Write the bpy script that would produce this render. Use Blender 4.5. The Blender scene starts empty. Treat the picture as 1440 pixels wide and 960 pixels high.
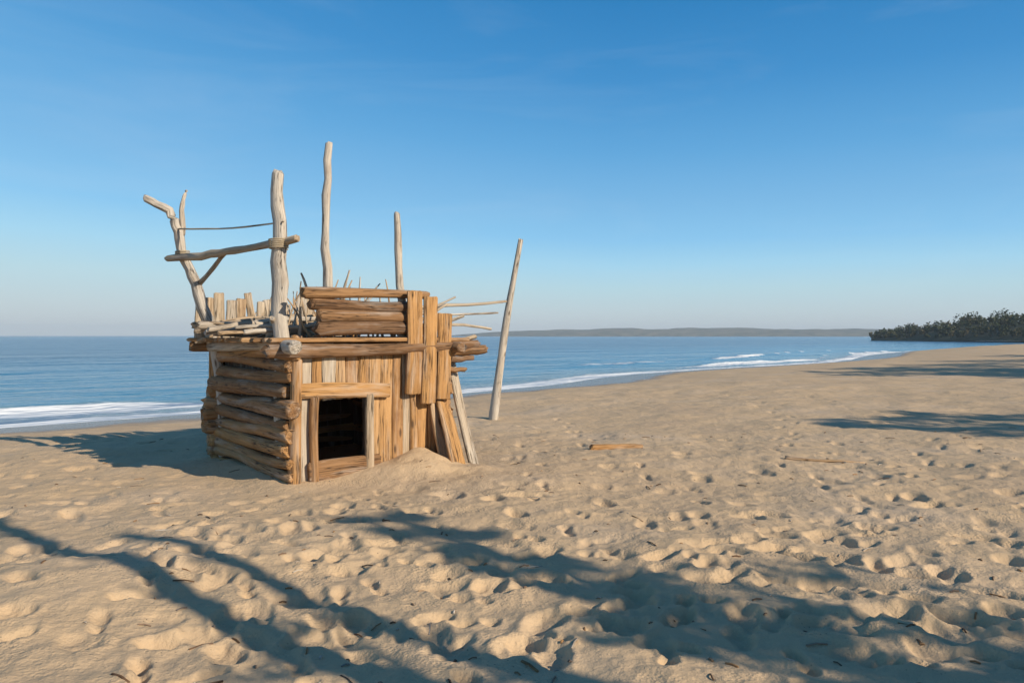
import bpy, math, random
import numpy as np
from mathutils import Vector, Matrix, Euler

random.seed(7); RNG = np.random.default_rng(11)
sc = bpy.context.scene; COL = sc.collection
H = 1.6; F = 1120.0; CX = 720.0; HY = 472.0          # eye height, focal (photo px), horizon row
WATER = -0.45
R = math.radians

def P(px, py, Y):
    return Vector(((px-CX)/F*Y, Y, H-(py-HY)/F*Y))
def G(px, py, z=0.0):
    Y = (H-z)*F/(py-HY)
    return ((px-CX)/F*Y, Y)

# ------------------------------------------------------------------ tags
def tag(o, label=None, cat=None, group=None, kind=None):
    if label: o['label'] = label
    if cat: o['category'] = cat
    if group: o['group'] = group
    if kind: o['kind'] = kind
    return o
def empty(name, loc, rz=0.0, parent=None):
    o = bpy.data.objects.new(name, None); COL.objects.link(o)
    o.location = loc; o.rotation_euler = (0, 0, rz); o.empty_display_size = .2
    if parent: o.parent = parent
    return o

# ------------------------------------------------------------------ numpy noise
def _h(ix, iy, seed):
    n = (ix.astype(np.int64)*374761393 + iy.astype(np.int64)*668265263 + seed*974711) & 0x7fffffff
    n = ((n ^ (n >> 13))*1274126177) & 0x7fffffff
    return ((n ^ (n >> 16)) & 0xffff)/65535.0
def vnoise(x, y, seed=0):
    ix = np.floor(x); iy = np.floor(y); fx = x-ix; fy = y-iy
    ux = fx*fx*fx*(fx*(fx*6-15)+10); uy = fy*fy*fy*(fy*(fy*6-15)+10)
    a = _h(ix, iy, seed); b = _h(ix+1, iy, seed); c = _h(ix, iy+1, seed); d = _h(ix+1, iy+1, seed)
    return (a+(b-a)*ux)*(1-uy) + (c+(d-c)*ux)*uy - .5
def fbm(x, y, s, oct=3, seed=0):
    r = 0; a = 1.0
    for i in range(oct):
        r = r + a*vnoise(x/s+17.3*i, y/s-9.1*i, seed+i*31); a *= .5; s *= .47
    return r
def sstep(a, b, x):
    t = np.clip((x-a)/(b-a), 0, 1); return t*t*(3-2*t)

# ------------------------------------------------------------------ shoreline
_sh = [(-90, -45), (-45, -9), (-25, 5.5), (-12, 17.0), (0.5, 31.4), (7.0, 43), (25, 62), (64, 114), (200, 210), (420, 300), (900, 420)]
def _catmull(p, n=6):
    p = [np.array(q, float) for q in p]; out = []
    p = [2*p[0]-p[1]]+p+[2*p[-1]-p[-2]]
    for i in range(1, len(p)-2):
        for k in range(n):
            t = k/n
            out.append(.5*((2*p[i])+(-p[i-1]+p[i+1])*t+(2*p[i-1]-5*p[i]+4*p[i+1]-p[i+2])*t*t+(-p[i-1]+3*p[i]-3*p[i+1]+p[i+2])*t**3))
    out.append(p[-2]); return np.array(out)
SHORE = _catmull(_sh)
def shore_dist(x, y):
    best = np.full(x.shape, 1e9); sgn = np.ones(x.shape)
    for a, b in zip(SHORE[:-1], SHORE[1:]):
        dx, dy = b-a; L2 = dx*dx+dy*dy
        t = np.clip(((x-a[0])*dx+(y-a[1])*dy)/L2, 0, 1)
        d = np.hypot(x-a[0]-t*dx, y-a[1]-t*dy)
        cr = (x-a[0])*dy-(y-a[1])*dx          # >0 : to the right of the line = inland
        m = d < best
        best = np.where(m, d, best); sgn = np.where(m, np.where(cr > 0, 1, -1), sgn)
    return best*sgn

# ------------------------------------------------------------------ terrain
def poly_dist(x, y, pts):
    best = np.full(x.shape, 1e9); sg = np.zeros(x.shape); al = np.zeros(x.shape)
    acc = 0.0; tot = sum(math.dist(p, q) for p, q in zip(pts[:-1], pts[1:]))
    for a, b in zip(pts[:-1], pts[1:]):
        dx, dy = b[0]-a[0], b[1]-a[1]; L = math.hypot(dx, dy)
        t = np.clip(((x-a[0])*dx+(y-a[1])*dy)/(L*L), 0, 1)
        d = np.hypot(x-a[0]-t*dx, y-a[1]-t*dy); cr = (x-a[0])*dy-(y-a[1])*dx
        m = d < best
        best = np.where(m, d, best); sg = np.where(m, np.where(cr > 0, 1, -1), sg); al = np.where(m, (acc+t*L)/tot, al)
        acc += L
    return best*sg, al
def base_height(x, y):
    s = shore_dist(x, y)
    z = np.where(s < 0, WATER+np.maximum(.10*s, -3.0), WATER+.50*(1-np.exp(-np.maximum(s, 0)/4.5)))
    far = np.hypot(x, y)
    z = z + .010*np.maximum(x-3, 0)*sstep(0, 12, s)*np.exp(-np.maximum(x-60, 0)/200)
    land = sstep(.5, 7, s)
    z = z + land*(.10*fbm(x, y, 4.2, 2, 3) + .05*fbm(x, y, 1.5, 2, 9))
    # far sand terraces on the right
    return z, s, land, far
STAMPS = []
def add_stamp(x, y, a, l, w, d): STAMPS.append((x, y, a, l, w, d))
def shoe(x, y, a, d):
    """heel and ball of one shoe print; a = walking direction"""
    c, q = math.cos(a), math.sin(a)
    add_stamp(x+c*.055, y+q*.055, a, .10, .058, d); add_stamp(x-c*.085, y-q*.085, a, .065, .048, d*1.1)
def trail(pts, d=.035, step=.68, wob=.10):
    acc = .0; side = 1
    for p, q in zip(pts[:-1], pts[1:]):
        L = math.dist(p, q); a = math.atan2(q[1]-p[1], q[0]-p[0]); t = acc
        while t < L:
            x = p[0]+(q[0]-p[0])*t/L; y = p[1]+(q[1]-p[1])*t/L
            aa = a+random.gauss(0, .12)+side*-.12
            shoe(x-math.sin(a)*side*.10+random.gauss(0, wob*.3), y+math.cos(a)*side*.10+random.gauss(0, wob*.3), aa, d*random.uniform(.9, 1.5))
            side = -side; t += step*random.uniform(.9, 1.1)
        acc = t-L
trail([(-.6, 1.5), (-1.0, 4.0), (-1.35, 6.2), (-1.7, 8.3)], .04)
trail([(.1, 1.5), (-.5, 4.6), (-1.3, 7.2), (-1.75, 8.6)], .035)
trail([(-1.5, 8.2), (-.4, 6.4), (1.5, 5.2), (4.5, 3.0)], .045)
trail([(3.6, 2.6), (2.2, 4.6), (2.0, 7.0), (1.2, 11), (1.0, 16)], .04)
trail([(-4.2, 4.2), (-3.0, 6.3), (-2.2, 8.0)], .045)
trail([(-2.9, 3.4), (-1.8, 5.0), (-.2, 5.9), (2.4, 6.6), (7, 8.0)], .04)
trail([(5, 4.6), (3.2, 7.0), (3.4, 10), (5.2, 15), (6, 22)], .04)
trail([(-6.4, 6.2), (-4.2, 7.5), (-2.8, 8.2)], .05)
trail([(.8, 2.4), (.9, 4.6), (.3, 7.5), (.2, 12)], .04)
trail([(8, 7.5), (5, 9.6), (1.5, 12.5), (-1.5, 16)], .035)
trail([(2.9, 3.2), (1.9, 3.9), (.2, 4.3), (-1.8, 4.2)], .045)
trail([(9, 10), (7.4, 12), (7, 17), (9, 26)], .035)
trail([(-3.4, 5.4), (-1.4, 5.5), (.8, 4.9), (3.2, 3.4)], .045)
trail([(.4, 1.5), (-1.2, 4.4), (-3.2, 7.4), (-5.5, 10)], .04)
trail([(1.6, 2.4), (1.4, 4.4), (2.6, 6.2), (4.4, 9.0), (8, 14)], .04)
trail([(-2.0, 3.2), (-.6, 4.4), (1.2, 5.6), (3.6, 6.0), (6.5, 5.4)], .04)
trail([(-1.6, 3.0), (-2.4, 5.0), (-2.3, 7.4)], .04)
trail([(2.6, 3.0), (.6, 3.9), (-1.0, 5.2), (-3.4, 5.9), (-6, 7.4)], .04)
trail([(3.4, 4.2), (4.6, 6.4), (7.2, 8.6), (12, 11)], .04)
def rnd_prints(n, box, dmax, keep):
    for k in range(n):
        px = random.uniform(box[0], box[1]); py = box[2]+(box[3]-box[2])*random.random()**1.25
        if random.random() > keep(px, py): continue
        x, y = G(px, py)
        add_stamp(x, y, random.uniform(0, math.pi), random.uniform(.12, .20), random.uniform(.075, .12), random.uniform(.02, dmax*1.3))
def keep(px, py):
    if px < 230-(py-740)*.15 and py > 735: return .08
    if px > 860 and py > 780: return 1.0
    if 740 < px < 1190 and py < 720: return .30
    return .75
rnd_prints(330, (-60, 1500, 700, 940), .060, keep)
rnd_prints(200, (-60, 1500, 600, 700), .040, keep)

def wood_free(x, y): return 1.0

def polar_grid(ang, rad, ox, oy):
    A, Rr = np.meshgrid(ang, rad)
    return ox+np.sin(A)*Rr, oy+np.cos(A)*Rr
def grid_mesh(name, X, Y, Z, mat, attrs={}):
    nr, na = X.shape
    co = np.stack([X, Y, Z], -1).reshape(-1, 3).astype(np.float32)
    i = np.arange(nr*na).reshape(nr, na)
    q = np.stack([i[:-1, :-1], i[:-1, 1:], i[1:, 1:], i[1:, :-1]], -1).reshape(-1, 4)[:, ::-1]
    me = bpy.data.meshes.new(name); n = len(q)
    me.vertices.add(len(co)); me.vertices.foreach_set('co', co.ravel())
    me.loops.add(n*4); me.loops.foreach_set('vertex_index', q.ravel().astype(np.int32))
    me.polygons.add(n); me.polygons.foreach_set('loop_start', np.arange(0, n*4, 4, dtype=np.int32)); me.polygons.foreach_set('loop_total', np.full(n, 4, np.int32))
    me.update(calc_edges=True); me.polygons.foreach_set('use_smooth', np.ones(n, bool))
    for k, v in attrs.items():
        at = me.attributes.new(k, 'FLOAT', 'POINT'); at.data.foreach_set('value', v.ravel().astype(np.float32))
    me.materials.append(mat); o = bpy.data.objects.new(name, me); COL.objects.link(o)
    if (me.polygons[0].normal.z < 0): me.flip_normals()
    return o

# ------------------------------------------------------------------ node helpers
class N:
    def __init__(s, name):
        s.m = bpy.data.materials.new(name); s.m.use_nodes = True; s.t = s.m.node_tree; s.t.nodes.clear()
        s.out = s.t.nodes.new('ShaderNodeOutputMaterial'); s.b = s.t.nodes.new('ShaderNodeBsdfPrincipled')
        s.t.links.new(s.b.outputs[0], s.out.inputs[0])
    def n(s, t, **k):
        q = s.t.nodes.new(t)
        for a, b in k.items(): setattr(q, a, b)
        return q
    def l(s, a, b): s.t.links.new(a, b)
    def set(s, sock, v):
        if isinstance(v, bpy.types.NodeSocket): s.l(v, sock)
        else: sock.default_value = v
    def noise(s, vec, scale, detail=3, rough=.55, dist=0):
        q = s.n('ShaderNodeTexNoise'); s.l(vec, q.inputs['Vector']); q.inputs['Scale'].default_value = scale
        q.inputs['Detail'].default_value = detail; q.inputs['Roughness'].default_value = rough; q.inputs['Distortion'].default_value = dist
        return q.outputs['Fac']
    def ramp(s, fac, stops, interp='LINEAR'):
        q = s.n('ShaderNodeValToRGB'); s.set(q.inputs[0], fac); e = q.color_ramp.elements; q.color_ramp.interpolation = interp
        while len(e) < len(stops): e.new(.5)
        for i, (p, c) in enumerate(stops): e[i].position = p; e[i].color = (*c, 1) if len(c) == 3 else c
        return q.outputs[0]
    def mix(s, f, a, b, bl='MIX'):
        q = s.n('ShaderNodeMix', data_type='RGBA', blend_type=bl); s.set(q.inputs[0], f)
        for k, v in ((6, a), (7, b)):
            if isinstance(v, tuple) and len(v) == 3: v = (*v, 1)
            s.set(q.inputs[k], v)
        return q.outputs[2]
    def math(s, op, a, b=0.0, c=0.0, clamp=False):
        q = s.n('ShaderNodeMath', operation=op, use_clamp=clamp); s.set(q.inputs[0], a); s.set(q.inputs[1], b); s.set(q.inputs[2], c)
        return q.outputs[0]
    def mr(s, v, a, b, c=0.0, d=1.0):
        q = s.n('ShaderNodeMapRange'); s.set(q.inputs[0], v)
        for i, k in enumerate((a, b, c, d)): q.inputs[i+1].default_value = k
        return q.outputs[0]
    def attr(s, name): return s.n('ShaderNodeAttribute', attribute_name=name)
    def mapping(s, vec, sc_=(1, 1, 1), rot=(0, 0, 0)):
        q = s.n('ShaderNodeMapping'); s.l(vec, q.inputs[0]); q.inputs['Scale'].default_value = sc_; q.inputs['Rotation'].default_value = rot
        return q.outputs[0]
    def bump(s, h, strength=.5, dist=.01, prev=None):
        q = s.n('ShaderNodeBump'); s.l(h, q.inputs['Height']); q.inputs['Strength'].default_value = strength; q.inputs['Distance'].default_value = dist
        if prev: s.l(prev, q.inputs['Normal'])
        return q.outputs[0]
    def done(s, col=None, rough=.8, normal=None, spec=.3):
        if col is not None:
            if isinstance(col, tuple): col = (*col, 1)
            s.set(s.b.inputs['Base Color'], col)
        s.set(s.b.inputs['Roughness'], rough); s.b.inputs['Specular IOR Level'].default_value = spec
        if normal: s.l(normal, s.b.inputs['Normal'])
        return s.m

def mat_sand():
    k = N('sand'); geo = k.n('ShaderNodeNewGeometry'); p = geo.outputs['Position']
    n1 = k.noise(p, .45, 4); n2 = k.noise(p, 3.5, 5, .6); n3 = k.noise(p, 900, 2, .7)
    c = k.ramp(n1, [(.30, (.495, .355, .222)), (.5, (.555, .395, .235)), (.72, (.56, .420, .285))])
    c = k.mix(k.mr(n2, .35, .7, 0, .35), c, (.42, .315, .21))
    c = k.mix(k.mr(n3, .50, .75, 0, .30), c, (.30, .225, .155))
    n5 = k.noise(p, 480, 1, .5)
    c = k.mix(k.mr(n5, .62, .75, 0, .35), c, (.66, .56, .44))
    # dark grit, shell bits
    v = k.n('ShaderNodeTexVoronoi'); k.l(p, v.inputs['Vector']); v.inputs['Scale'].default_value = 34
    spk = k.math('MULTIPLY', k.mr(v.outputs['Distance'], .10, .20, 1, 0), k.mr(k.noise(p, 1.7, 2), .5, .7, 0, 1))
    vc = k.ramp(v.outputs['Color'], [(.3, (.09, .075, .06)), (.6, (.28, .22, .16)), (.9, (.62, .58, .5))], 'CONSTANT')
    c = k.mix(spk, c, vc)
    wet = k.math('MULTIPLY', 1.0, k.attr('wet').outputs['Fac'])
    wet = k.mr(k.math('ADD', wet, k.math('MULTIPLY', k.math('SUBTRACT', k.noise(p, .8, 3), .5), .5)), .35, .65, 0, 1)
    c = k.mix(wet, c, k.mix(.75, c, (.15, .12, .09)))
    r = k.mr(wet, 0, 1, .92, .22)
    b = k.bump(k.noise(p, 11, 6, .66), .55, .045)
    v2 = k.n('ShaderNodeTexVoronoi'); k.l(p, v2.inputs['Vector']); v2.inputs['Scale'].default_value = 48
    b = k.bump(k.math('MULTIPLY', v2.outputs['Distance'], k.mr(k.noise(p, 2.6, 3), .42, .62, 0, 1)), .5, .012, b)
    b = k.bump(k.noise(p, 110, 3, .7), .4, .006, b)
    b = k.bump(n3, .22, .004, b)
    return k.done(c, r, b, .25)

def mat_sea():
    k = N('sea_water'); geo = k.n('ShaderNodeNewGeometry'); p = geo.outputs['Position']
    sh = k.attr('shore').outputs['Fac']                     # metres seaward
    c = k.ramp(k.mr(sh, 0, 60), [(0, (.17, .20, .19)), (.10, (.075, .22, .33)), (.45, (.032, .155, .275)), (1, (.012, .075, .165))])
    mp = k.mapping(p, (1, 1, 1), (0, 0, R(-42)))
    mp2 = k.mapping(mp, (.35, 1, 1))
    w1 = k.noise(mp2, .55, 4, .6); w2 = k.noise(mp2, 2.4, 3, .6)
    w0 = k.noise(k.mapping(mp, (.25, 1, 1)), .09, 3, .55)
    b = k.bump(w0, .9, 3.2); b = k.bump(w1, .9, .85, b); b = k.bump(w2, .6, .16, b)
    fa = k.attr('foam').outputs['Fac']
    fn = k.math('ADD', k.noise(k.mapping(mp, (.5, 1, 1)), 2.2, 6, .68), k.math('MULTIPLY', k.noise(mp, .23, 2), .5))
    foam = k.mr(k.math('ADD', k.math('MULTIPLY', fa, .75), k.math('MULTIPLY', fn, .55)), .70, .86, 0, 1)
    c = k.mix(foam, c, (.74, .76, .77))
    r = k.mr(foam, 0, 1, .16, .8)
    return k.done(c, r, b, .5)

def mat_wood(name='driftwood', tone=0.0):
    k = N(name); g = k.attr('grain').outputs['Vector']; t = k.attr('tint').outputs['Fac']
    s1 = k.noise(k.mapping(g, (30, 30, 1.6)), 1, 5, .62, .3); s2 = k.noise(k.mapping(g, (90, 90, 3.0)), 1, 4, .6); pt = k.noise(k.mapping(g, (5, 5, 2.2)), 1, 4, .6)
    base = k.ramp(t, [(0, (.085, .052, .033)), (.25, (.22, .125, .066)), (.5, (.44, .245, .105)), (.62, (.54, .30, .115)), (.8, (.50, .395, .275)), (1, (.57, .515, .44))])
    c = k.mix(k.mr(s1, .34, .66, 0, .58), base, k.mix(1.0, base, (.46, .41, .37), 'MULTIPLY'))
    blotch = k.noise(k.mapping(g, (9, 9, 1.1)), 1, 5, .65, .6)
    c = k.mix(k.mr(blotch, .50, .66, 0, .65), c, k.mix(.62, base, (.44, .415, .38)))     # bleached grey streaks
    c = k.mix(k.mr(pt, .56, .72, 0, .55), c, k.mix(1.0, base, (.40, .30, .24), 'MULTIPLY'))     # damp, bark-stained patches
    cn = k.noise(k.mapping(g, (42, 42, 1.0)), 1, 3, .5, .15)
    cr = k.ramp(cn, [(.475, (0, 0, 0)), (.497, (1, 1, 1)), (.503, (1, 1, 1)), (.525, (0, 0, 0))])
    cm = k.math('MULTIPLY', cr, k.mr(k.noise(k.mapping(g, (6, 6, 1.5)), 1, 2), .42, .58, 0, .95))
    c = k.mix(cm, c, (.035, .024, .018))
    kn = k.n('ShaderNodeTexVoronoi'); k.l(k.mapping(g, (7, 7, 2.2)), kn.inputs['Vector']); kn.inputs['Scale'].default_value = 1.0
    c = k.mix(k.mr(kn.outputs['Distance'], .06, .16, .85, 0), c, (.075, .045, .028))
    b = k.bump(s1, .8, .02); b = k.bump(s2, .6, .010, b); b = k.bump(k.math('SUBTRACT', 1.0, cm), .8, .012, b)
    return k.done(c, .82, b, .25)

def mat_plain(name, c0, c1, scale, rough=.9, bumpd=None):
    k = N(name); geo = k.n('ShaderNodeNewGeometry'); p = geo.outputs['Position']
    n = k.noise(p, scale, 5, .6); b = k.bump(n, .8, bumpd) if bumpd else None
    return k.done(k.ramp(n, [(.3, c0), (.7, c1)]), rough, b, .2)

M_SAND = mat_sand(); M_SEA = mat_sea(); M_WOOD = mat_wood()
M_HILL = mat_plain('headland_scrub', (.035, .045, .022), (.085, .080, .045), .25, .95, .5)
M_COAST = mat_plain('far_coast_land', (.035, .05, .03), (.19, .165, .115), .035)
M_ROPE = mat_plain('rope_fibre', (.30, .24, .16), (.46, .38, .27), 90, .9, .003)
M_STONE = mat_plain('beach_stone', (.10, .095, .09), (.30, .27, .24), 22, .8, .01)
k = N('tree_foliage'); geo = k.n('ShaderNodeNewGeometry')
M_LEAF = k.done(k.ramp(geo.outputs['Random Per Island'], [(0, (.028, .045, .018)), (.6, (.055, .075, .03)), (1, (.10, .105, .045))]), .8, None, .2)
k = N('woodland_foliage'); M_WOODS = k.done(k.ramp(k.attr('tint').outputs['Fac'], [(0, (.022, .036, .018)), (.5, (.045, .062, .026)), (.8, (.085, .085, .035)), (1, (.13, .105, .05))]), .8, None, .2)
k = N('dry_weed'); geo = k.n('ShaderNodeNewGeometry')
M_WEED = k.done(k.ramp(geo.outputs['Random Per Island'], [(0, (.05, .042, .03)), (.6, (.12, .10, .07)), (1, (.24, .19, .12))]), .85, None, .2)

# ------------------------------------------------------------------ build ground
fine = np.linspace(R(-40), R(40), 1000)
ang = np.concatenate([np.linspace(R(-180), R(-40), 110)[:-1], fine, np.linspace(R(40), R(180), 110)[1:]])
rad = np.concatenate([np.geomspace(.12, 3.2, 40)[:-1], np.geomspace(3.2, 40, 720)[:-1], np.geomspace(40, 4000, 110)])
OX, OY = 0.0, -1.5
X, Y = polar_grid(ang, rad, OX, OY)
Z, S, LAND, FAR = base_height(X, Y)
Z += LAND*(.040*fbm(X, Y, .62, 3, 21)*sstep(40, 20, FAR)+.020*fbm(X, Y, .17, 3, 51)*sstep(18, 9, FAR))
# smooth wind-blown rise at the lower left
lx, ly = G(60, 860); Z += .13*np.exp(-(((X-lx)/.75)**2+((Y-ly)/1.0)**2))
# footprints
AA = np.arctan2(X[0]-OX, Y[0]-OY)
TOT = np.zeros_like(Z)
for (sx, sy, a, l, w, d) in STAMPS:
    r0 = math.hypot(sx-OX, sy-OY); a0 = math.atan2(sx-OX, sy-OY); m = l*1.7
    i0, i1 = np.searchsorted(rad, [r0-m, r0+m]); j0, j1 = np.searchsorted(ang, [a0-m/r0, a0+m/r0])
    if i1 <= i0 or j1 <= j0: continue
    xs = X[i0:i1, j0:j1]-sx; ys = Y[i0:i1, j0:j1]-sy
    u = (xs*math.cos(a)+ys*math.sin(a))/l; v = (-xs*math.sin(a)+ys*math.cos(a))/w
    w2 = .30*vnoise(X[i0:i1, j0:j1]*11, Y[i0:i1, j0:j1]*11, 5)+.22*vnoise(X[i0:i1, j0:j1]*27, Y[i0:i1, j0:j1]*27, 15)
    rr = np.sqrt(u*u+v*v)+w2
    dent = -d*(1-sstep(.48, 1.0, rr)) + .36*d*np.exp(-((rr-1.13)/.17)**2)*(.6+1.6*w2)
    TOT[i0:i1, j0:j1] = TOT[i0:i1, j0:j1]*(1-.65*(1-sstep(.85, 1.1, rr))) + dent
TOT = np.where(TOT > 0, .028*np.tanh(TOT/.028), -.085*np.tanh(-TOT/.085))
for _ in range(4):                                     # loose sand slumps
    T2 = TOT.copy(); T2[1:-1, 1:-1] = .4*TOT[1:-1, 1:-1]+.10*(TOT[:-2, 1:-1]+TOT[2:, 1:-1])+.20*(TOT[1:-1, :-2]+TOT[1:-1, 2:]); TOT = T2
Z += TOT*LAND
# sand banked against the hut
HA = Vector((-2.40, 8.6, 0)); TH = R(38); HU = Vector((math.cos(TH), math.sin(TH), 0)); HV = Vector((-math.sin(TH), math.cos(TH), 0))
cen = HA+HU*1.0+HV*1.2
dl = (X-HA.x)*HU.x+(Y-HA.y)*HU.y; dv = (X-HA.x)*HV.x+(Y-HA.y)*HV.y
bx = np.maximum(np.maximum(-dl, dl-2.0), 0); by = np.maximum(np.maximum(-dv, dv-2.4), 0)
dd = np.hypot(bx, by)
hutz = -.04
flatm = np.exp(-(dd/.9)**2)
Z = Z*(1-flatm)+hutz*flatm + .10*np.exp(-(dd/.30)**2)*(.6+.9*fbm(X, Y, .8, 2, 61))
# bright sand heaped at the right front of the hut
mx, my = G(592, 664); Z += .17*np.exp(-(((X-mx)/.70)**2+((Y-my)/.5)**2))*(1+1.1*fbm(X, Y, .55, 3, 66))
wet = 1-sstep(1.6, 6.2, S+.5*fbm(X, Y, 5, 2, 17))
ground = grid_mesh('beach_sand', X, Y, Z, M_SAND, {'wet': wet}); tag(ground, kind='structure')

def ground_z(x, y):
    r0 = math.hypot(x-OX, y-OY); a0 = math.atan2(x-OX, y-OY)
    i = int(np.clip(np.searchsorted(rad, r0)-1, 0, len(rad)-2)); j = int(np.clip(np.searchsorted(ang, a0)-1, 0, len(ang)-2))
    fr = (r0-rad[i])/(rad[i+1]-rad[i]); fa = (a0-ang[j])/(ang[j+1]-ang[j])
    return float((Z[i, j]*(1-fa)+Z[i, j+1]*fa)*(1-fr)+(Z[i+1, j]*(1-fa)+Z[i+1, j+1]*fa)*fr)

# ------------------------------------------------------------------ sea
ang2 = np.concatenate([np.linspace(R(-88), R(-42), 40)[:-1], np.linspace(R(-42), R(50), 620), np.linspace(R(50), R(88), 30)[1:]])
rad2 = np.concatenate([np.geomspace(9, 90, 420)[:-1], np.geomspace(90, 30000, 90)])
X2, Y2 = polar_grid(ang2, rad2, 0, -1.5)
S2 = -shore_dist(X2, Y2)
wob = 1.2*fbm(X2, Y2, 9, 3, 91)
ph = S2+wob
crest = np.exp(-((ph-4.2)/.55)**2)*sstep(-.25, .15, fbm(X2, Y2, 14, 2, 19))
crest2 = np.exp(-((ph-10.5)/.8)**2)*sstep(-.05, .3, fbm(X2, Y2, 20, 2, 29))
Z2 = WATER + .16*crest+.14*crest2 + (.05*fbm(X2, Y2, 3.0, 3, 41)*sstep(.5, 6, S2))*sstep(150, 60, np.hypot(X2, Y2)) + .03*np.exp(-(np.maximum(ph, 0)/.8)**2)*fbm(X2, Y2, 2.2, 2, 44)
foam = np.clip(np.exp(-((ph-3.4)/.7)**2)*sstep(-.3, .15, fbm(X2, Y2, 14, 2, 19)) + .8*np.exp(-((ph-10.0)/.6)**2)*sstep(.0, .3, fbm(X2, Y2, 20, 2, 29))
               + .95*np.exp(-((S2+.5*wob-.2)/.65)**2)+.45*sstep(4, 1, S2), 0, 1)
sea = grid_mesh('sea', X2, Y2, Z2, M_SEA, {'shore': S2, 'foam': foam}); tag(sea, kind='structure')

# ------------------------------------------------------------------ wood builder
class MB:
    def __init__(s): s.v = []; s.f = []; s.g = []; s.t = []
    def sweep(s, pts, rx, ry=None, up=None, expo=2.0, n=10, tint=.5, rough=.06, endbev=True, seed=None):
        """tapered bar along pts; rx/ry half sizes (number or per-point list), superellipse section"""
        rnd = random.Random(seed if seed is not None else random.random())
        pts = [Vector(p) for p in pts]; m = len(pts)
        if ry is None: ry = rx
        rx = [rx]*m if not hasattr(rx, '__len__') else list(rx); ry = [ry]*m if not hasattr(ry, '__len__') else list(ry)
        if endbev:                                        # worn, rounded ends
            d0 = (pts[0]-pts[1]).normalized(); d1 = (pts[-1]-pts[-2]).normalized(); e = min(rx[0], ry[0])*.35; e1 = min(rx[-1], ry[-1])*.35
            pts = [pts[0]+d0*e]+pts+[pts[-1]+d1*e1]; rx = [rx[0]*.86]+rx+[rx[-1]*.84]; ry = [ry[0]*.86]+ry+[ry[-1]*.84]; m += 2
        off = Vector((rnd.uniform(-50, 50), rnd.uniform(-50, 50), rnd.uniform(-50, 50)))
        b0 = len(s.v); L = 0.0; lob = [rnd.uniform(0, 6.28) for _ in range(4)]
        up = Vector(up) if up is not None else None
        for i, p in enumerate(pts):
            tdir = (pts[min(i+1, m-1)]-pts[max(i-1, 0)]).normalized()
            ref = up if up is not None else (Vector((0, 0, 1)) if abs(tdir.z) < .9 else Vector((0, 1, 0)))
            sx = tdir.cross(ref)
            if sx.length < 1e-4: sx = tdir.cross(Vector((1, .3, 0)))
            sx.normalize(); sy = sx.cross(tdir).normalized()
            if i: L += (p-pts[i-1]).length
            for j in range(n):
                a = 2*math.pi*(j+.5)/n; ca, sa = math.cos(a), math.sin(a)
                q = (abs(ca)**expo+abs(sa)**expo)**(-1/expo)
                q *= 1+rough*1.25*(math.sin(2*a+lob[0]+L*1.3)+.6*math.sin(3*a+lob[1]-L*2.1)+.8*math.sin(lob[2]+L*3.7)+rnd.uniform(-.6, .6))
                x, y = ca*q*rx[i], sa*q*ry[i]
                s.v.append(p+sx*x+sy*y+(tdir*rnd.uniform(-.55, .55)*min(rx[i], ry[i]) if i in (0, m-1) else Vector())); s.g.append((x+off.x, y+off.y, L+off.z)); s.t.append(tint)
        for i in range(m-1):
            for j in range(n):
                a, b = b0+i*n+j, b0+i*n+(j+1) % n
                s.f.append((a, b, b+n, a+n))
        s.f.append(tuple(b0+j for j in range(n))[::-1]); s.f.append(tuple(b0+(m-1)*n+j for j in range(n)))
    def log(s, a, b, r0, r1=None, bend=.03, seg=7, tint=.5, n=11, rough=.05, flatten=1.0, expo=2.0):
        a, b = Vector(a), Vector(b); r1 = r0 if r1 is None else r1; L = (b-a).length
        k = Vector((random.uniform(-1, 1), random.uniform(-1, 1), random.uniform(-1, 1)))*bend*L; k2 = Vector((random.uniform(-1, 1), random.uniform(-1, 1), random.uniform(-1, 1)))*bend*L*.5
        pts = []; rx = []
        for i in range(seg+1):
            t = i/seg; pts.append(a.lerp(b, t)+k*math.sin(math.pi*t)+k2*math.sin(2*math.pi*t)); rx.append(r0+(r1-r0)*t)
        s.sweep(pts, rx, [q*flatten for q in rx], None, expo, n, tint, rough)
    def plank(s, a, b, w, th, face, tint=.5, seg=5, warp=.01, taper=1.0):
        """board from a to b, w wide, th thick, its broad side facing 'face'"""
        a, b = Vector(a), Vector(b); face = Vector(face).normalized(); pts = []; k = random.uniform(-1, 1)*warp; wid = []
        side = (b-a).normalized().cross(face); k3 = random.uniform(-1, 1)*warp
        for i in range(seg+1):
            t = i/seg; pts.append(a.lerp(b, t)+face*(k*math.sin(math.pi*t))+side*k3*math.sin(math.pi*t*1.3)); wid.append(w/2*(1+(taper-1)*t)*(1+random.uniform(-.04, .04)))
        s.sweep(pts, wid, th/2, face, 7.0, 14, tint, .018)
    def build(s, name, mat, parent=None, smooth=True, inv=None):
        me = bpy.data.meshes.new(name); vs = [tuple(inv @ v) for v in s.v] if inv is not None else [tuple(v) for v in s.v]
        me.from_pydata(vs, [], s.f); me.update()
        me.polygons.foreach_set('use_smooth', [smooth and len(f) == 4 for f in s.f])
        at = me.attributes.new('grain', 'FLOAT_VECTOR', 'POINT'); at.data.foreach_set('vector', np.array(s.g, np.float32).ravel())
        at = me.attributes.new('tint', 'FLOAT', 'POINT'); at.data.foreach_set('value', np.array(s.t, np.float32))
        me.materials.append(mat); o = bpy.data.objects.new(name, me); COL.objects.link(o)
        if parent: o.parent = parent
        return o

def U(a, b): return random.uniform(a, b)

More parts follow.
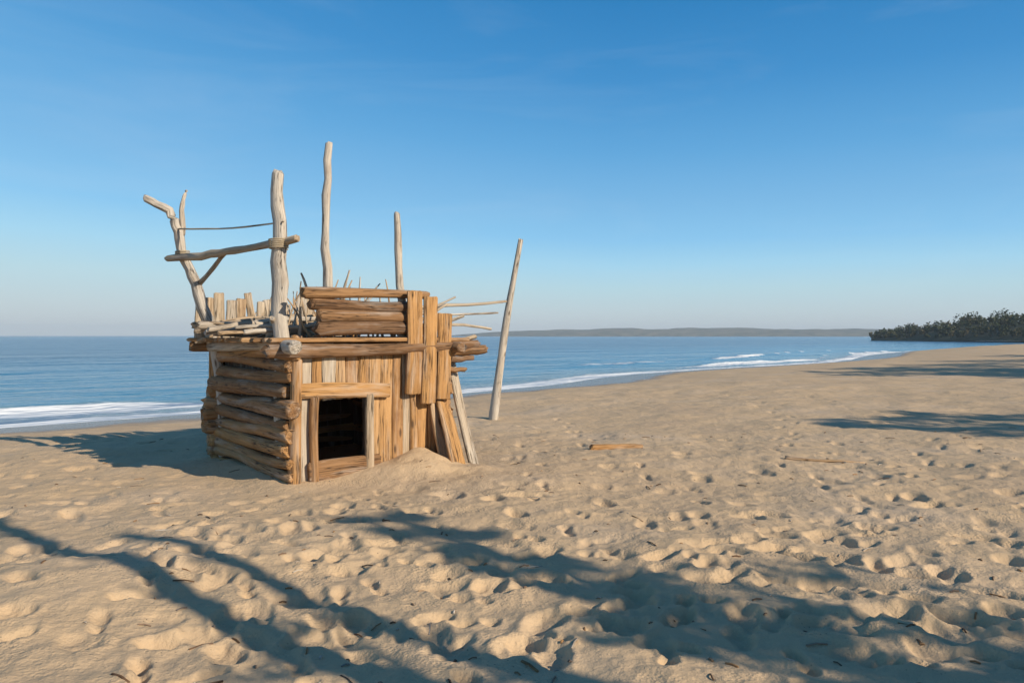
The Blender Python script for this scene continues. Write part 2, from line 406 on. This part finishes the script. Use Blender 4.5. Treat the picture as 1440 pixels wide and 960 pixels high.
# ------------------------------------------------------------------ the hut (local: x along the front, y into depth)
HUT = empty('driftwood_hut', (HA.x, HA.y, -.06), TH)
tag(HUT, 'driftwood hut with dark doorway and tall upright poles on the beach', 'hut')
HINV = (Matrix.Translation((HA.x, HA.y, -.06)) @ Matrix.Rotation(TH, 4, 'Z')).inverted()
def HL(px, py, Y): return HINV @ P(px, py, Y)
W, D = 2.0, 2.4; EV = 1.52
FN = (0, -1, 0)
def hpart(mb, name, label=None):
    o = mb.build(name, M_WOOD, HUT)
    if label: o['label'] = label
    return o
# front wall : upright boards and split logs either side of the doorway
mb = MB(); x = .10; DX0, DX1, DZ0, DZ1 = .30, .865, .30, .96
while x < W-.06:
    w = U(.09, .17); xc = x+w/2
    in_door = DX0-.03 < xc+w/2 and xc-w/2 < DX1+.03
    tint = U(.46, .70) if random.random() < .74 else U(.74, .96)
    lean = U(-.02, .02)
    def board(z0, z1):
        if random.random() < .3: mb.log((xc, .02, z0), (xc+lean, .02, z1), w*.52, w*.45, .012, 6, tint)
        else: mb.plank((xc, U(-.01, .02), z0), (xc+lean, U(-.01, .02), z1), w*1.04, U(.03, .05), FN, tint, 6, .012)
    if in_door: board(DZ1, EV+U(-.04, .02))
    else: board(-.12, EV+U(-.05, .03))
    x += w*.97
hpart(mb, 'front_wall')
# boards nailed across above the doorway and under it
mb = MB(); mb.plank((.06, -.05, DZ1+.10), (1.18, -.05, DZ1+.07), .17, .045, FN, .60, 7, .01); hpart(mb, 'lintel')
mb = MB(); mb.plank((.20, -.06, .13), (1.05, -.06, .15), .30, .05, FN, .34, 6, .01); mb.log((.16, -.13, -.01), (1.10, -.14, .0), .07, .06, .02, 6, .42); hpart(mb, 'threshold')
for xx, tt in ((.25, .40), (.925, .78)):
    mb = MB(); mb.log((xx, -.06, -.12), (xx+.01, -.055, DZ1+.02), .055, .048, .012, 7, tt); hpart(mb, 'door_post')
# side walls (stacked logs), back wall
def stacked(p0, p1, zt, name, tints, r=(.065, .10)):
    mb = MB(); z = -.05; p0, p1 = Vector(p0), Vector(p1); d = (p1-p0).normalized()
    while z < zt:
        q = U(*r); a = p0-d*U(.02, .22); b = p1+d*U(.02, .25)
        if random.random() < .5: a, b = b, a
        mb.log((a.x+U(-.02, .02), a.y, z+q), (b.x+U(-.02, .02), b.y, z+q+U(-.03, .03)), q*1.08, q*.80, .022, 9, U(*tints)); z += q*1.80
    return hpart(mb, name)
stacked((0, .10, 0), (0, D, 0), EV-.05, 'side_wall', (.33, .58))
stacked((W, .10, 0), (W, D, 0), EV-.05, 'side_wall', (.35, .75))
stacked((.0, D, 0), (W, D, 0), EV-.05, 'back_wall', (.35, .75))
mb = MB()                                                   # added dark backing, blocks light slits between the wall boards
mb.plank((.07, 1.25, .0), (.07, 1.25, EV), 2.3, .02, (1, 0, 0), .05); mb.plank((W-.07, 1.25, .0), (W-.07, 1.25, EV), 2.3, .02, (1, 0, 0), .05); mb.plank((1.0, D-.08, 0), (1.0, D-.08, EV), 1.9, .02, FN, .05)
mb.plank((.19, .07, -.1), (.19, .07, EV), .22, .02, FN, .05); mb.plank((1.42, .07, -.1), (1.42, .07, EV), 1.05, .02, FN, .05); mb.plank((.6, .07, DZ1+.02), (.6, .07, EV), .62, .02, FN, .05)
hpart(mb, 'light_stop_backing')
# corner posts
for (xx, yy, r, t, zt) in ((.04, -.02, .075, .52, EV+.1), (W-.02, .0, .08, .50, EV+.12), (-.02, D, .07, .6, EV+.1), (W, D, .07, .6, EV+.2)):
    mb = MB(); mb.log((xx, yy, -.15), (xx+U(-.03, .03), yy, zt), r, r*.85, .012, 8, t); hpart(mb, 'corner_post')
# eave beams round the deck
for a, b, r, t in (((-.28, -.09, EV-.02), (W+.42, -.07, EV+.03), .075, .28), ((-.09, -.35, EV+.02), (-.07, D+.4, EV+.0), .075, .97), ((W+.07, -.25, EV), (W+.06, D+.3, EV+.02), .07, .33), ((-.3, D+.06, EV), (W+.3, D+.06, EV+.04), .07, .4)):
    mb = MB(); mb.log(a, b, r, r*.85, .012, 9, t); hpart(mb, 'roof_beam')
# roof deck
mb = MB(); y = -.12
while y < D+.15:
    w = U(.09, .15); mb.plank((-.22-U(0, .2), y+w/2, EV+.09), (W+U(.05, .3), y+w/2, EV+.09+U(-.01, .02)), w, .05, (0, 0, 1), U(.3, .8), 6, .015); y += w*1.02
hpart(mb, 'roof_deck')
# low breastwork over the front: brown logs lying along
mb = MB(); z = EV+.13
for i, r in enumerate((.085, .08, .075, .06)):
    mb.log((.28+U(-.15, .1), -.01+U(-.03, .03), z+r), (1.52+U(-.05, .3), .0, z+r+U(-.03, .04)), r, r*.8, .015, 8, [.22, .33, .26, .38][i]); z += r*1.75
hpart(mb, 'front_parapet')
# back breastwork : pale boards standing on the back edge and left edge
mb = MB(); x = -.30
while x < W:
    w = U(.09, .16); t = U(.74, .90); z1 = EV+U(.56, .74) if x < 1.3 else EV+U(.3, .5)
    mb.plank((x+w/2, D-.02, EV+.05), (x+w/2+U(-.05, .04), D+U(-.03, .03), z1), w, .035, FN, t, 5, .02, .9); x += w*U(.98, 1.08)
hpart(mb, 'back_parapet')
# two broad boards standing at the right front corner
for xx, w, z0, z1, t in ((1.47, .20, .98, EV+.66, .56), (1.68, .19, .86, EV+.60, .60), (1.89, .19, .90, EV+.40, .58)):
    mb = MB(); mb.plank((xx, -.115, z0), (xx+.03, -.12, z1), w, .045, FN, t, 7, .02); hpart(mb, 'upright_board')
# criss-cross brush poking out above the deck
mb = MB()
for i in range(44):
    xx = U(.1, 1.7); yy = U(.3, 2.0); ln = U(.35, .85); a = U(-.6, .6); b = U(-.3, .3)
    mb.log((xx, yy, EV+.08), (xx+ln*math.sin(a), yy+ln*b, EV+.08+ln*math.cos(a)), U(.012, .024), .007, .06, 6, U(.65, 1.0), 6)
for i in range(24):
    xx = U(-.1, 1.2); yy = U(.4, 2.1); mb.log((xx-U(.3, .7), yy, EV+U(.14, .3)), (xx+U(.4, .9), yy+U(-.4, .4), EV+U(.14, .45)), U(.02, .045), U(.015, .03), .04, 6, U(.74, 1.0), 8)
for i in range(24):                                       # pale sticks heaped at the left end
    xx = U(-.30, .75); yy = U(.5, 2.15); a = U(-1.3, 1.3); ln = U(.35, .9); z0 = EV+U(.12, .26)
    d = Vector((math.cos(a)*ln*.5, math.sin(a)*ln*.35, U(-.12, .18)*ln)); c_ = Vector((xx, yy, z0)); q = U(.018, .042)
    mb.log(c_-d, c_+d, q, q*U(.5, .9), .04, 6, U(.74, .98), 8)
hpart(mb, 'brushwood')
# tall poles
def pole(pts, r0, r1, t, name='pole', label=None, n=10):
    mb = MB(); m = len(pts); q = []
    for i in range(m-1):                                   # smooth
        for kk in range(4): q.append(Vector(pts[i]).lerp(Vector(pts[i+1]), kk/4))
    q.append(Vector(pts[-1]))
    for _ in range(3): q = [q[0]]+[(q[i-1]+q[i]*2+q[i+1])/4 for i in range(1, len(q)-1)]+[q[-1]]
    m = len(q); kk_ = [Vector((U(-1, 1), U(-1, 1), U(-1, 1)))*r0*.22 for _ in q]; q = [a+b for a, b in zip(q, kk_)]
    mb.sweep(q, [(r0+(r1-r0)*i/(m-1))*U(.90, 1.08) for i in range(m)], None, None, 2.0, n, t, .06)
    return hpart(mb, name, label)
TALL = pole([HL(400, 640, 8.93), HL(397, 470, 8.93), HL(391, 330, 8.93), HL(392, 246, 8.95)], .105, .075, 1.0, label='thick grey pole')
pole([HL(462, 520, 9.02), HL(460, 400, 9.02), HL(457, 300, 9.03), HL(461, 203, 9.04)], .070, .040, .98, label='tallest thin pole')
pole([HL(566, 500, 9.60), HL(563, 400, 9.6), HL(559, 303, 9.6)], .062, .040, .97, label='short thin pole')
BENT = pole([HL(318, 640, 10.45), HL(302, 480, 10.4), HL(281, 412, 10.3), HL(259, 366, 10.25), (HL(250, 325, 10.2)), HL(240, 296, 10.15), HL(207, 281, 10.1)], .085, .045, 1.0, name='branch', label='bent grey branch')
pole([HL(258, 330, 10.22), HL(256, 285, 10.25), HL(262, 268, 10.3)], .04, .018, .95, name='branch')
pole([HL(236, 364, 10.30), HL(300, 358, 9.85), HL(340, 350, 9.4), HL(418, 336, 8.75)], .048, .040, .80, name='rail')
pole([HL(252, 322, 10.15), HL(330, 322, 9.5), HL(400, 312, 8.84)], .012, .010, .80, name='rail')
pole([HL(280, 400, 10.3), HL(323, 350, 9.7)], .03, .022, .85, name='rail')
pole([HL(540, 437, 9.7), HL(600, 432, 10.1), HL(712, 424, 10.4)], .032, .016, .88, name='stick')
pole([HL(560, 462, 9.7), HL(640, 455, 10.1), HL(690, 462, 10.4)], .03, .016, .88, name='stick')
for (xa, ya, xb, yb, Yb, r0, t) in ((560, 470, 652, 444, 10.2, .030, .95), (548, 452, 640, 418, 10.0, .022, .9), (570, 485, 668, 474, 10.1, .045, .8), (600, 500, 664, 503, 10.0, .055, .25), (575, 440, 700, 440, 10.5, .022, .98), (590, 512, 655, 520, 9.9, .045, .4), (565, 462, 628, 428, 9.9, .026, .85)):
    pole([HL(xa, ya, 9.7), HL((xa+xb)/2, (ya+yb)/2+3, (9.7+Yb)/2), HL(xb, yb, Yb)], r0, r0*.6, t, name='stick')
pole([HL(480, 420, 9.3), HL(492, 380, 9.3)], .02, .010, .9, name='stick')
pole([HL(436, 420, 9.3), HL(424, 384, 9.3)], .02, .010, .9, name='stick')
pole([HL(590, 496, 9.65), HL(640, 494, 9.9), HL(682, 492, 10.1)], .085, .07, .32, name='roof_beam')
# rope lashings on the thick pole
def lashing(c, r, turns, h, parent, nm='rope_lashing'):
    mb = MB(); pts = [c+Vector((math.cos(t)*r, math.sin(t)*r, -h/2+h*t/(turns*6.283))) for t in np.linspace(0, turns*6.283, turns*14)]
    mb.sweep(pts, .009, None, (0, 0, 1), 2, 6, .5, .02); return mb.build(nm, M_ROPE, parent)
lashing(HL(392, 343, 8.90), .105, 5, .11, TALL)
lashing(HL(257, 358, 10.25), .085, 4, .09, BENT)

# ------------------------------------------------------------------ separate pieces of driftwood
def wood_thing(name, label, cat, pieces, group=None):
    """pieces: list of (pts, r0, r1, tint)"""
    mb = MB()
    for pts, r0, r1, t in pieces:
        m = len(pts); q = []
        for i in range(m-1):
            for kk in range(4): q.append(Vector(pts[i]).lerp(Vector(pts[i+1]), kk/4))
        q.append(Vector(pts[-1])); m = len(q)
        for _ in range(2): q = [q[0]]+[(q[i-1]+q[i]*2+q[i+1])/4 for i in range(1, m-1)]+[q[-1]]
        mb.sweep(q, [r0+(r1-r0)*i/(m-1) for i in range(m)], None, None, 2.0, 10, t, .06)
    o = mb.build(name, M_WOOD); c = sum((Vector(v.co) for v in o.data.vertices), Vector())/len(o.data.vertices)
    c.z = min(v.co.z for v in o.data.vertices)
    o.data.transform(Matrix.Translation(-c)); o.location = c
    return tag(o, label, cat, group)
Yp = 15.6; zb = ground_z((697-CX)/F*Yp, Yp)
wood_thing('leaning_pole', 'thin pale pole stuck slanting in the sand behind the hut, against the sea', 'pole',
           [([Vector(((692-CX)/F*Yp, Yp, zb-.25)), P(697, 560, Yp), P(712, 450, Yp), P(732, 338, Yp)], .10, .05, .95)])
# boards leaning on the right front of the hut
def lean_board(px0, py0, Y0, px1, py1, Y1, w, t, label):
    a, b = P(px0, py0, Y0), P(px1, py1, Y1); a.z = ground_z(a.x, a.y)-.06
    mb = MB(); mb.plank(a, b, w, .045, (HU*.25-HV).normalized(), t, 6, .02, .92)
    o = mb.build('leaning_plank', M_WOOD); c = a.copy(); o.data.transform(Matrix.Translation(-c)); o.location = c
    tag(o, label, 'plank', 'planks leaning on the hut')
lean_board(628, 640, 9.60, 606, 520, 9.80, .22, .72, 'broad tan plank leaning on the right corner of the hut')
lean_board(668, 632, 9.75, 632, 505, 10.0, .15, .86, 'narrow grey plank leaning farthest right of the hut')
lean_board(645, 640, 9.40, 622, 566, 9.75, .24, .60, 'short orange plank leaning low beside the hut corner')

def lying(px, py, L, ang, r, t, label, fork=False, z=0.0):
    x, y = G(px, py); d = Vector((math.cos(ang), math.sin(ang), 0)); pts = []
    for i in range(5):
        q = Vector((x, y, 0))+d*L*(i/4-.5)+Vector((-d.y, d.x, 0))*U(-.04, .04)*L; q.z = ground_z(q.x, q.y)+r*.45+z; pts.append(q)
    pc = [(pts, r, r*.6, t)]
    if fork: e = pts[2]+(d*.4+Vector((-d.y, d.x, .25)))*L*.3; pc.append(([pts[2], pts[2].lerp(e, .5), e], r*.6, r*.3, t))
    wood_thing('driftwood_log' if r > .05 else 'driftwood_stick', label, 'driftwood', pc)
lying(868, 636, .75, .25, .05, .55, 'short brown driftwood stub lying on smooth sand right of the hut')
lying(1160, 655, .9, -.2, .03, .7, 'thin pale stick lying far out on the right sand')

# ------------------------------------------------------------------ headland and far coast
def ridge_mesh(name, line, mat, ny=10, seed=5):
    """line: (px, top_py, distance, depth, base_z)"""
    pts = np.array(line, float); n = 160; t = np.linspace(0, 1, n)
    px, top, Ys, dp, bz = [np.interp(t, np.linspace(0, 1, len(pts)), pts[:, i]) for i in range(5)]
    Xc = (px-CX)/F*Ys; zt = H-(top-HY)/F*Ys
    v = np.linspace(0, 1, ny*2+1); T, V = np.meshgrid(t, v)
    prof = np.sin(np.pi*V)**.75
    XX = Xc[None]*(1+(V-.3)*dp[None]/Ys[None]); YY = Ys[None]*(1+(V-.3)*dp[None]/Ys[None])
    nz = 1+.5*fbm(XX, YY, dp.mean()*.6, 4, seed)
    ZZ = bz[None]+(zt-bz)[None]*prof*nz
    return grid_mesh(name, XX, YY, ZZ, mat)
o = ridge_mesh('far_coast', [(620, 471.5, 2500, 250, -2), (700, 467, 2450, 300, -2), (860, 462, 2400, 350, -2), (1010, 463, 2350, 350, -2), (1130, 459, 2300, 350, -2), (1300, 458, 2250, 350, -2), (1600, 458, 2200, 350, -2)], M_COAST); tag(o, kind='structure')
o = ridge_mesh('headland', [(1225, 475, 340, 20, -.6), (1275, 470, 325, 40, -.6), (1320, 465, 305, 60, -.4), (1380, 459, 285, 70, 0), (1440, 455, 265, 70, 0), (1600, 448, 235, 80, 0), (1900, 438, 205, 80, 0)], M_HILL, 10, 8); tag(o, kind='structure')
HEAD = o
# wood on the headland : leaf clumps (a far wood that reads as one mass)
lv = []; lf = []; lt = []; hv = np.array([v.co[:] for v in HEAD.data.vertices]); hv = hv[hv[:, 2] > .55]
for c in hv[RNG.choice(len(hv), 620)]:
    hgt = (U(1.4, 3.4) if random.random() < .72 else U(3.4, 5.6))*(min(1, (c[0]-148)/35+.30) if c[0] < 175 else 1); rr = hgt*U(.34, .55); tt = random.random()
    for _ in range(64):
        d = RNG.normal(size=3); d /= np.linalg.norm(d); q = c+np.array([0, 0, hgt*.55])+d*np.array([rr, rr, hgt*.5])*U(.45, 1.0)
        e1 = RNG.normal(size=3); e1 /= np.linalg.norm(e1); e2 = np.cross(e1, RNG.normal(size=3)); e2 /= np.linalg.norm(e2); sz = U(.18, .48)
        b = len(lv); lv += [tuple(q-e1*sz), tuple(q+e2*sz*.7), tuple(q+e1*sz), tuple(q-e2*sz*.7)]; lf.append((b, b+1, b+2, b+3)); lt += [tt]*4
me = bpy.data.meshes.new('headland_trees'); me.from_pydata(lv, [], lf); me.materials.append(M_WOODS); at = me.attributes.new('tint', 'FLOAT', 'POINT'); at.data.foreach_set('value', np.array(lt, np.float32))
o = bpy.data.objects.new('headland_trees', me); COL.objects.link(o); tag(o, 'dark scrub and trees covering the headland at the right end of the beach', 'woodland', None, 'stuff')

# ------------------------------------------------------------------ small litter on the sand
mb = MB(); r = random.Random(3)
for i in range(380):
    px, py = r.uniform(-80, 1520), 612+390*r.random()**1.6; x, y = G(px, py)
    if py > 735 and px < 200 and r.random() < .8: continue
    a = r.uniform(0, 6.28); Ls = r.choice((.02, .03, .04, .06, .12)); q = .004+.003*r.random(); d = Vector((math.cos(a), math.sin(a), 0))*Ls/2
    z0 = ground_z(x-d.x, y-d.y)+q*.6; z1 = ground_z(x+d.x, y+d.y)+q*.6
    mb.sweep([Vector((x-d.x, y-d.y, z0)), Vector((x, y+Ls*.06, (z0+z1)/2+.004)), Vector((x+d.x, y+d.y, z1))], q, q*.7, None, 2, 5, r.uniform(.05, .5) if r.random() < .75 else .95, .1)
o = mb.build('beach_litter', M_WOOD); tag(o, 'twigs, bark crumbs and shell bits strewn over the trodden sand', 'beach litter', None, 'stuff')

# ------------------------------------------------------------------ trees at the back of the beach (right), whose shadows cross the sand
def tree(base, Ht, r, shape, n_limb, n_leaf, label, cat, group=None, seed=1, leaf=.10, tr=.11, bare=False, low=.25, lean=(0, 0)):
    rr = random.Random(seed); gr = np.random.default_rng(seed); bx, by = base; bz = ground_z(bx, by)-.1
    T = empty('bare_tree' if bare else 'pine_tree', (bx, by, bz)); tag(T, label, cat, group)
    mb = MB(); pts = [Vector((0.05*Ht*.2*math.sin(t*4+seed)*t, (.04*Ht*.2*math.cos(t*3+seed)*t), Ht*t))+Vector((lean[0], lean[1], 0))*t**1.2 for t in np.linspace(0, 1, 9)]
    mb.sweep(pts, [tr*(1-.62*t) for t in np.linspace(0, 1, 9)], None, None, 2, 9, .12, .07)
    ends = []
    for i in range(n_limb):
        t = low+(1-low)*(i+.5)/n_limb; a = i*2.4+rr.uniform(-.4, .4); R0 = r*shape(t)*rr.uniform(.75, 1.1); z0 = Ht*t
        c = Vector((math.cos(a), math.sin(a), 0)); ax = Vector((lean[0], lean[1], 0))*t**1.2; e = ax+c*R0+Vector((0, 0, z0+R0*rr.uniform(-.05, .35)))
        q = ax+Vector((0, 0, z0)); mb.sweep([q, q.lerp(e, .5)+Vector((0, 0, -.05*R0)), e], [tr*.30*(1.1-t)+.012, tr*.2*(1.1-t)+.01, .007], None, None, 2, 6, .12, .05); ends.append((q, e, R0))
    if bare:
        for q, e, R0 in ends:
            for f_ in (.35, .55, .75, .9):
                a = rr.uniform(0, 6.28); b_ = q.lerp(e, f_); c_ = b_+Vector((math.cos(a)*.45, math.sin(a)*.45, rr.uniform(.1, .5)))*R0*rr.uniform(.5, .9)
                mb.sweep([b_, b_.lerp(c_, .5)+Vector((0, 0, .03)), c_], [.022, .016, .007], None, None, 2, 5, .12, .05)
    mb.build('trunk', M_WOOD, T)
    if bare: return T
    vs = []; fs = []
    for q, e, R0 in ends:
        for k_ in range(int(n_leaf*(.3+R0/r))):
            s_ = rr.random()**.6; c = q.lerp(e, .15+.9*s_)+Vector(gr.normal(size=3)*R0*.17)*(1.15-s_*.5)
            e1 = gr.normal(size=3); e1[2] *= .6; e1 /= np.linalg.norm(e1); e2 = np.cross(e1, gr.normal(size=3)); e2 /= np.linalg.norm(e2); sz = leaf*rr.uniform(.6, 1.4)
            e1 = Vector(e1)*sz; e2 = Vector(e2)*sz*.38; b = len(vs)
            vs += [tuple(c-e1), tuple(c+e2), tuple(c+e1), tuple(c-e2)]; fs.append((b, b+1, b+2, b+3))
    me = bpy.data.meshes.new('crown'); me.from_pydata(vs, [], fs); me.materials.append(M_LEAF)
    o = bpy.data.objects.new('crown', me); COL.objects.link(o); o.parent = T
    return T
cone = lambda t: max(.17, 1.08*(1-t))**.9
dome = lambda t: max(.15, math.sin(math.pi*min(1, (t*.95)**1.1))**.7)
GT = 'trees along the back of the beach'
tree((5.0, -.9), 6.4, 1.1, cone, 18, 0, 'taller of two bare leaning trunks whose thin shadows cross the foreground sand', 'bare tree', None, 3, tr=.18, bare=True, lean=(.4, .85), low=.3)
tree((5.65, -.96), 5.65, .95, cone, 15, 0, 'shorter of two bare leaning trunks whose thin shadows cross the foreground sand', 'bare tree', None, 4, tr=.18, bare=True, lean=(.4, .85), low=.3)
tree((6.75, -1.75), 5.9, 1.5, cone, 42, 150, 'slender pointed pine leaning beside the bare trunks, its shadow on the foreground sand', 'pine tree', GT, 5, low=.16, lean=(1.75, 1.95))
tree((8.3, -1.9), 5.0, 2.0, dome, 26, 38, 'low spreading pine behind the slender pointed one', 'pine tree', GT, 6, low=.25, lean=(1.2, 1.2))
tree((18.0, 5.6), 7.6, 1.5, dome, 30, 90, 'round-headed pine beside the middle of the beach', 'pine tree', GT, 7, leaf=.14, low=.35)
tree((20.3, 6.2), 7.9, 1.8, dome, 30, 80, 'wide pine just inland of the round-headed one', 'pine tree', GT, 8, leaf=.14, low=.35)
for i, (bx, by, hh, rr_) in enumerate(((28.5, 20.4, 10, 3.0), (32, 22.6, 10.5, 3.2), (31.5, 17.5, 9.5, 2.8), (37, 25.5, 11, 3.4), (34.5, 20.4, 10, 3.2), (42, 30, 11, 3.6), (50, 36, 12, 3.8))):
    tree((bx+.9, by+1.3), hh, rr_, dome, 28, 75, ('pine at the seaward corner of the distant grove', 'tall pine second in from the grove corner', 'shorter pine on the landward side of the grove corner', 'broad pine in the middle of the distant grove', 'pine at the landward edge of the grove', 'large pine toward the far end of the grove', 'largest pine at the far end of the grove')[i], 'pine tree', GT, 20+i, leaf=.22, tr=.16, low=.3)

# ------------------------------------------------------------------ sea haze
bm = bpy.data.meshes.new('haze'); x0, x1, y0, y1, z0, z1 = -3600, 4200, -300, 3600, -12, 46
bm.from_pydata([(x0, y0, z0), (x1, y0, z0), (x1, y1, z0), (x0, y1, z0), (x0, y0, z1), (x1, y0, z1), (x1, y1, z1), (x0, y1, z1)], [], [(3, 2, 1, 0), (4, 5, 6, 7), (0, 1, 5, 4), (1, 2, 6, 5), (2, 3, 7, 6), (3, 0, 4, 7)])
hz = bpy.data.materials.new('haze'); hz.use_nodes = True; ht = hz.node_tree; ht.nodes.clear()
ho = ht.nodes.new('ShaderNodeOutputMaterial'); hv_ = ht.nodes.new('ShaderNodeVolumePrincipled'); ht.links.new(hv_.outputs[0], ho.inputs['Volume'])
hv_.inputs['Color'].default_value = (.74, .87, 1.0, 1); hv_.inputs['Density'].default_value = 2.3e-4
bm.materials.append(hz); o = bpy.data.objects.new('haze', bm); COL.objects.link(o); tag(o, 'thin pale sea haze in the air', 'haze', None, 'stuff')

# ------------------------------------------------------------------ light, sky, camera
SUN_EL = R(26.5); sdir = Vector((.82, -.572, 0)).normalized(); sdir = Vector((sdir.x*math.cos(SUN_EL), sdir.y*math.cos(SUN_EL), math.sin(SUN_EL)))
L = bpy.data.lights.new('sun', 'SUN'); L.energy = 5.0; L.angle = R(.53); L.color = (1.0, .87, .69)
so = bpy.data.objects.new('sun', L); COL.objects.link(so); so.rotation_euler = sdir.to_track_quat('Z', 'Y').to_euler()
w = bpy.data.worlds.new('World'); sc.world = w; w.use_nodes = True; nt = w.node_tree; nt.nodes.clear()
def nn(t, **kw):
    q = nt.nodes.new(t)
    for a, b in kw.items(): setattr(q, a, b)
    return q
sky = nn('ShaderNodeTexSky', sky_type='NISHITA', sun_disc=False, sun_elevation=SUN_EL, sun_rotation=math.atan2(sdir.x, sdir.y), altitude=0, air_density=1.0, dust_density=1.4, ozone_density=2.5)
tc = nn('ShaderNodeTexCoord'); sx = nn('ShaderNodeSeparateXYZ'); nt.links.new(tc.outputs['Generated'], sx.inputs[0])
def mth(op, a, b=0.0, clamp=False):
    q = nn('ShaderNodeMath', operation=op, use_clamp=clamp)
    for i, v in enumerate((a, b)):
        if isinstance(v, bpy.types.NodeSocket): nt.links.new(v, q.inputs[i])
        else: q.inputs[i].default_value = v
    return q.outputs[0]
kx = mth('MULTIPLY', mth('SUBTRACT', .12, sx.outputs['X']), .40, True)
el = mth('MULTIPLY', sx.outputs['Z'], mth('SUBTRACT', 1.0, kx))
rp = nn('ShaderNodeValToRGB'); nt.links.new(el, rp.inputs[0])
def lin(h):
    c = [int(h[i:i+2], 16)/255 for i in (0, 2, 4)]
    return [x/12.92 if x <= .04045 else ((x+.055)/1.055)**2.4 for x in c]
stops = [(0, 'ccd3d5'), (.012, 'ccd5d8'), (.030, 'c7dae0'), (.057, 'bbdeea'), (.086, 'a6daf5'), (.117, '8acaf4'), (.16, '7abbea'), (.22, '5ea9e0'), (.30, '3c91d0'), (.39, '237fc0'), (.55, '2468a0'), (1.0, '2c5a84')]
e = rp.color_ramp.elements
while len(e) < len(stops): e.new(.5)
for i, (p, h) in enumerate(stops): e[i].position = p; e[i].color = (*lin(h), 1)
sc10 = nn('ShaderNodeVectorMath', operation='SCALE'); nt.links.new(rp.outputs[0], sc10.inputs[0]); sc10.inputs['Scale'].default_value = 8.75
mx_ = nn('ShaderNodeMix', data_type='RGBA'); mx_.inputs[0].default_value = .92; nt.links.new(sky.outputs[0], mx_.inputs[6]); nt.links.new(sc10.outputs[0], mx_.inputs[7])
mpn = nn('ShaderNodeMapping'); nt.links.new(tc.outputs['Generated'], mpn.inputs[0]); mpn.inputs['Scale'].default_value = (1.3, 1.3, 7.0); mpn.inputs['Rotation'].default_value = (.12, -.10, .3)
nz = nn('ShaderNodeTexNoise'); nt.links.new(mpn.outputs[0], nz.inputs['Vector']); nz.inputs['Scale'].default_value = 2.2; nz.inputs['Detail'].default_value = 6; nz.inputs['Roughness'].default_value = .6; nz.inputs['Distortion'].default_value = .5
nr = nn('ShaderNodeMapRange'); nt.links.new(nz.outputs['Fac'], nr.inputs[0]); nr.inputs[1].default_value = .5; nr.inputs[2].default_value = .8; nr.inputs[3].default_value = 0; nr.inputs[4].default_value = .09
mc = nn('ShaderNodeMix', data_type='RGBA'); nt.links.new(nr.outputs[0], mc.inputs[0]); nt.links.new(mx_.outputs[2], mc.inputs[6]); mc.inputs[7].default_value = (6.6, 7.0, 7.3, 1)
bg = nn('ShaderNodeBackground'); bg.inputs[1].default_value = .1; nt.links.new(mc.outputs[2], bg.inputs[0])
wo = nn('ShaderNodeOutputWorld'); nt.links.new(bg.outputs[0], wo.inputs[0])

cam = bpy.data.cameras.new('camera'); cam.lens = 28.0; cam.sensor_width = 36; cam.clip_end = 60000; cam.clip_start = .05
co = bpy.data.objects.new('camera', cam); COL.objects.link(co); co.location = (0, 0, H)
co.rotation_euler = (R(90)-math.atan((480-HY)/F), 0, 0); sc.camera = co
sc.view_settings.view_transform = 'Standard'; sc.view_settings.look = 'None'; sc.view_settings.exposure = .2; sc.view_settings.gamma = 1
sc.render.engine = 'CYCLES'; sc.cycles.use_denoising = True; sc.cycles.max_bounces = 6
